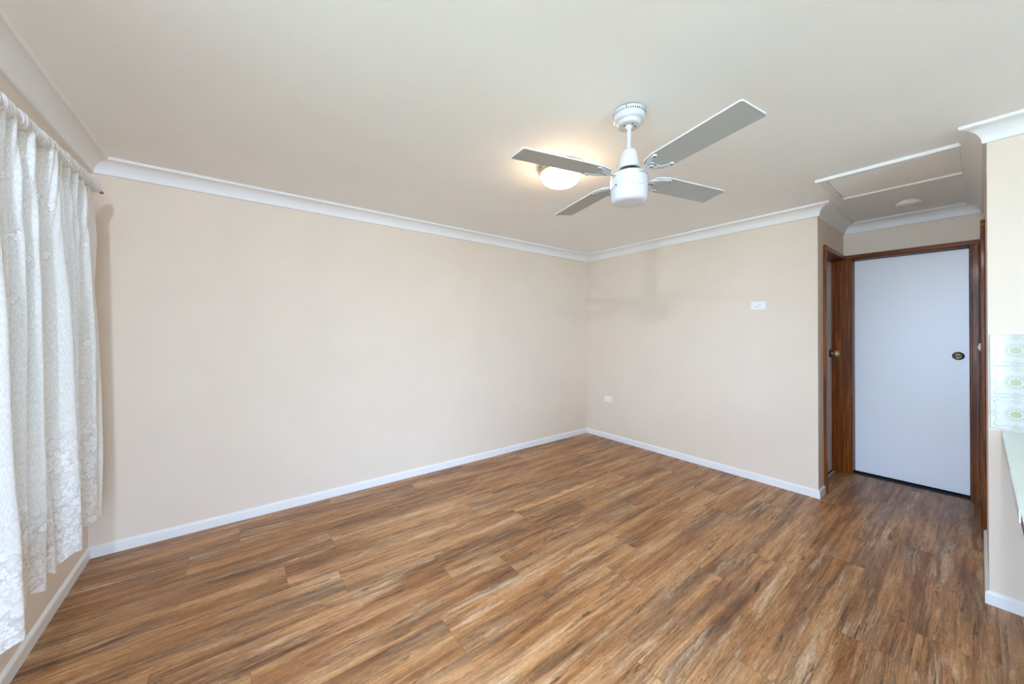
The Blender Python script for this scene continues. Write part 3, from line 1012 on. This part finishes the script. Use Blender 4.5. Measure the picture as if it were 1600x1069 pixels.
mb = MB(); mb.box(-0.80, 0.88, -0.22, 0.22, 0.10, BT-0.0385); body = mb.build('body', M['cabinet'], cb, bevel=0.002)
mb = MB(); mb.box(-0.78, 0.86, -0.20, 0.18, 0.0, 0.10); mb.build('plinth', M['void'], cb)
for k in range(3):
    x0_ = -0.795+k*0.555
    mb = MB(); mb.box(x0_+0.003, x0_+0.549, 0.22, 0.238, 0.105, BT-0.045); dr = mb.build('cabinet_door', M['cabinet'], cb, bevel=0.002)
    mb = MB(); mb.box(x0_+0.05, x0_+0.17, 0.238, 0.250, 0.72, 0.732); mb.build('handle', M['alu'], dr, bevel=0.003)

# ------------------------------------------------------------------ curtain and rod
def rod_z(y):
    return 2.133-0.051*(2.98-y) if y > 1.6 else 2.133-0.051*1.38+0.0*(1.6-y)
RX = -0.600
cr = empty('curtain_rod', (RX, 1.9, 2.08))
tag(cr, 'thin bronze curtain rod across the left wall above the lace curtain', 'curtain rod')
mb = MB()
ry = [0.80+0.06*k for k in range(37)]
ry[-1] = 2.99
mb.tube([(0, y-1.9, rod_z(y)-2.08) for y in ry], 0.0085, 14)
mb.build('rod', M['bronze'], cr)
for y in (0.86, 2.84):
    mb = MB()
    z = rod_z(y)-2.08
    mb.tube([(XA-RX+0.001, y-1.9, z+0.005), (-0.03, y-1.9, z+0.005), (-0.004, y-1.9, z-0.004)], 0.0045, 10)
    mb.box(XA-RX, XA-RX+0.004, y-1.9-0.012, y-1.9+0.012, z-0.02, z+0.03)
    mb.build('bracket', M['bronze'], cr)

# folds: y of the crest at top / middle / bottom, depth at top / middle / bottom, half width
folds = [
    (1.80, 1.85, 1.875, 1.00, 1.05, 1.18, 0.066),
    (1.895, 1.955, 2.00, 0.80, 0.62, 0.55, 0.042),
    (1.97, 2.055, 2.09, 0.95, 0.70, 0.55, 0.046),
    (2.08, 2.165, 2.21, 1.00, 0.80, 0.70, 0.050),
    (2.15, 2.235, 2.33, 0.60, 0.30, 0.60, 0.036),
    (2.26, 2.42, 2.47, 1.10, 1.05, 1.05, 0.078),
    (2.37, 2.52, 2.575, 0.85, 0.62, 0.55, 0.040),
    (2.46, 2.60, 2.655, 0.80, 0.62, 0.60, 0.034),
    (2.55, 2.66, 2.70, 0.80, 0.45, 0.35, 0.030),
    (2.66, 2.795, 2.81, 0.85, 0.85, 0.80, 0.052),
    (2.77, 2.87, 2.895, 0.60, 0.40, 0.30, 0.028)]
rf = random.Random(5)
y = 0.86
while y < 1.74:
    folds.append((y, y+rf.uniform(-.02, .04), y+rf.uniform(-.03, .05), rf.uniform(.7, 1.), rf.uniform(.6, 1.), rf.uniform(.6, 1.1), rf.uniform(.04, .06)))
    y += rf.uniform(.075, .13)
CT_Z0 = 0.365


def lerp3(a, m, b, t):
    # t: 0 top, .5 middle, 1 bottom, smooth
    if t < 0.5:
        u = t/0.5; return a+(m-a)*(u*u*(3-2*u)*0.5+u*0.5)
    u = (t-0.5)/0.5; return m+(b-m)*(u*u*(3-2*u)*0.5+u*0.5)


EDGE = [(2.13, -0.612), (1.85, -0.594), (1.60, -0.602), (1.37, -0.585), (1.0, -0.572), (0.7, -0.566), (0.36, -0.570)]


def edge_x(z):
    for (za, xa), (zb, xb) in zip(EDGE, EDGE[1:]):
        if z >= zb:
            u = max(0, min(1, (za-z)/(za-zb))); return xa+(xb-xa)*u
    return EDGE[-1][1]


def cloth_x(y, z, t):
    x = lerp3(-0.618, -0.638, -0.640, t)
    depth = lerp3(0.036, 0.074, 0.090, t)
    s_ = 0.0
    for (ya, ym, yb, a, m, b2, hw) in folds:
        yc = lerp3(ya, ym, yb, t); am = lerp3(a, m, b2, t)*depth
        ww = hw*(0.72+0.30*t)
        d_ = (y-yc)/(ww if y < yc else ww*0.5)
        if abs(d_) < 2.6:
            val = am*math.exp(-abs(d_)**2.0*1.35)
            s_ = (s_**5+val**5)**0.2
    x += s_
    fade = max(0.0, 1-t/0.28)
    x += 0.0045*fade*math.sin(y*2*PI/0.027+2.0*math.sin(y*31))
    x += 0.004*noise.noise(Vector((y*9, z*2.2, 1.7)))+0.0016*noise.noise(Vector((y*34, z*9, 4.1)))
    e = max(0.0, min(1.0, (y-2.80)/0.10)); e = e*e*(3-2*e)
    return x*(1-e)+edge_x(z)*e


YE0, YE1, NY, NZ = 0.84, 2.890, 560, 150
cu = empty('lace_curtain', (RX, 1.9, CT_Z0))
tag(cu, 'white floral lace curtain gathered on the rod over the left hand window', 'curtain')
vs_, fs_, uvs = [], [], []
arc = [0.0]
for j in range(1, NY+1):
    ya, yb = YE0+(YE1-YE0)*(j-1)/NY, YE0+(YE1-YE0)*j/NY
    dx = cloth_x(yb, 0.6, 0.85)-cloth_x(ya, 0.6, 0.85)
    arc.append(arc[-1]+math.hypot(dx, yb-ya)*1.15)
for i in range(NZ+1):
    t = i/NZ
    for j in range(NY+1):
        y = YE0+(YE1-YE0)*j/NY
        zt = rod_z(y)-0.014
        hem = CT_Z0+0.007*math.sin(arc[j]*2*PI/0.11)+0.006*math.sin(arc[j]*2*PI/0.29+1)+0.010*noise.noise(Vector((y*5, 0, 9)))
        z = zt+(hem-zt)*t
        yy = y+0.010*t*noise.noise(Vector((y*6, z*1.5, 7.7)))
        vs_.append((cloth_x(y, z, t)-RX, yy-1.9, z-CT_Z0)); uvs.append((arc[j], z))
for i in range(NZ):
    for j in range(NY):
        a = i*(NY+1)+j
        fs_.append((a, a+1, a+NY+2, a+NY+1))
me = bpy.data.meshes.new('cloth'); me.from_pydata(vs_, [], fs_)
ul = me.uv_layers.new(name='UVMap')
for p in me.polygons:
    p.use_smooth = True
    for li in p.loop_indices: ul.data[li].uv = uvs[me.loops[li].vertex_index]
me.materials.append(M['lace'])
o = bpy.data.objects.new('cloth', me); COL.objects.link(o); o.parent = cu
# gathered rod pocket with its ruffle
vs_, fs_, uvs = [], [], []
NS, NK = 1300, 18
for i in range(NS+1):
    y = YE0+(2.885-YE0)*i/NS
    nz_ = noise.noise(Vector((y*55, 3.3, 0))); n2_ = noise.noise(Vector((y*17, 1.3, 5)))
    rib = abs(math.sin(y*PI/0.0115+1.3*nz_))**0.7
    for k in range(NK):
        a = 2*PI*k/NK
        rr = 0.0118+0.0105*rib*(0.85+0.35*nz_)+0.0015*n2_
        ex = rr*math.cos(a)*1.05
        ez = rr*math.sin(a)*1.25
        if math.sin(a) > 0.5: ez += 0.006*(0.5+rib)
        vs_.append((ex+0.002*n2_, y-1.9+0.0016*math.sin(a*2+y*40), rod_z(y)+ez-0.001-CT_Z0)); uvs.append((y*3, a*0.02))
for i in range(NS):
    for k in range(NK):
        k2_ = (k+1) % NK
        fs_.append((i*NK+k, (i+1)*NK+k, (i+1)*NK+k2_, i*NK+k2_))
me = bpy.data.meshes.new('gathered_heading'); me.from_pydata(vs_, [], fs_)
ul = me.uv_layers.new(name='UVMap')
for p in me.polygons:
    p.use_smooth = True
    for li in p.loop_indices: ul.data[li].uv = uvs[me.loops[li].vertex_index]
me.materials.append(M['lace'])
o = bpy.data.objects.new('gathered_heading', me); COL.objects.link(o); o.parent = cu
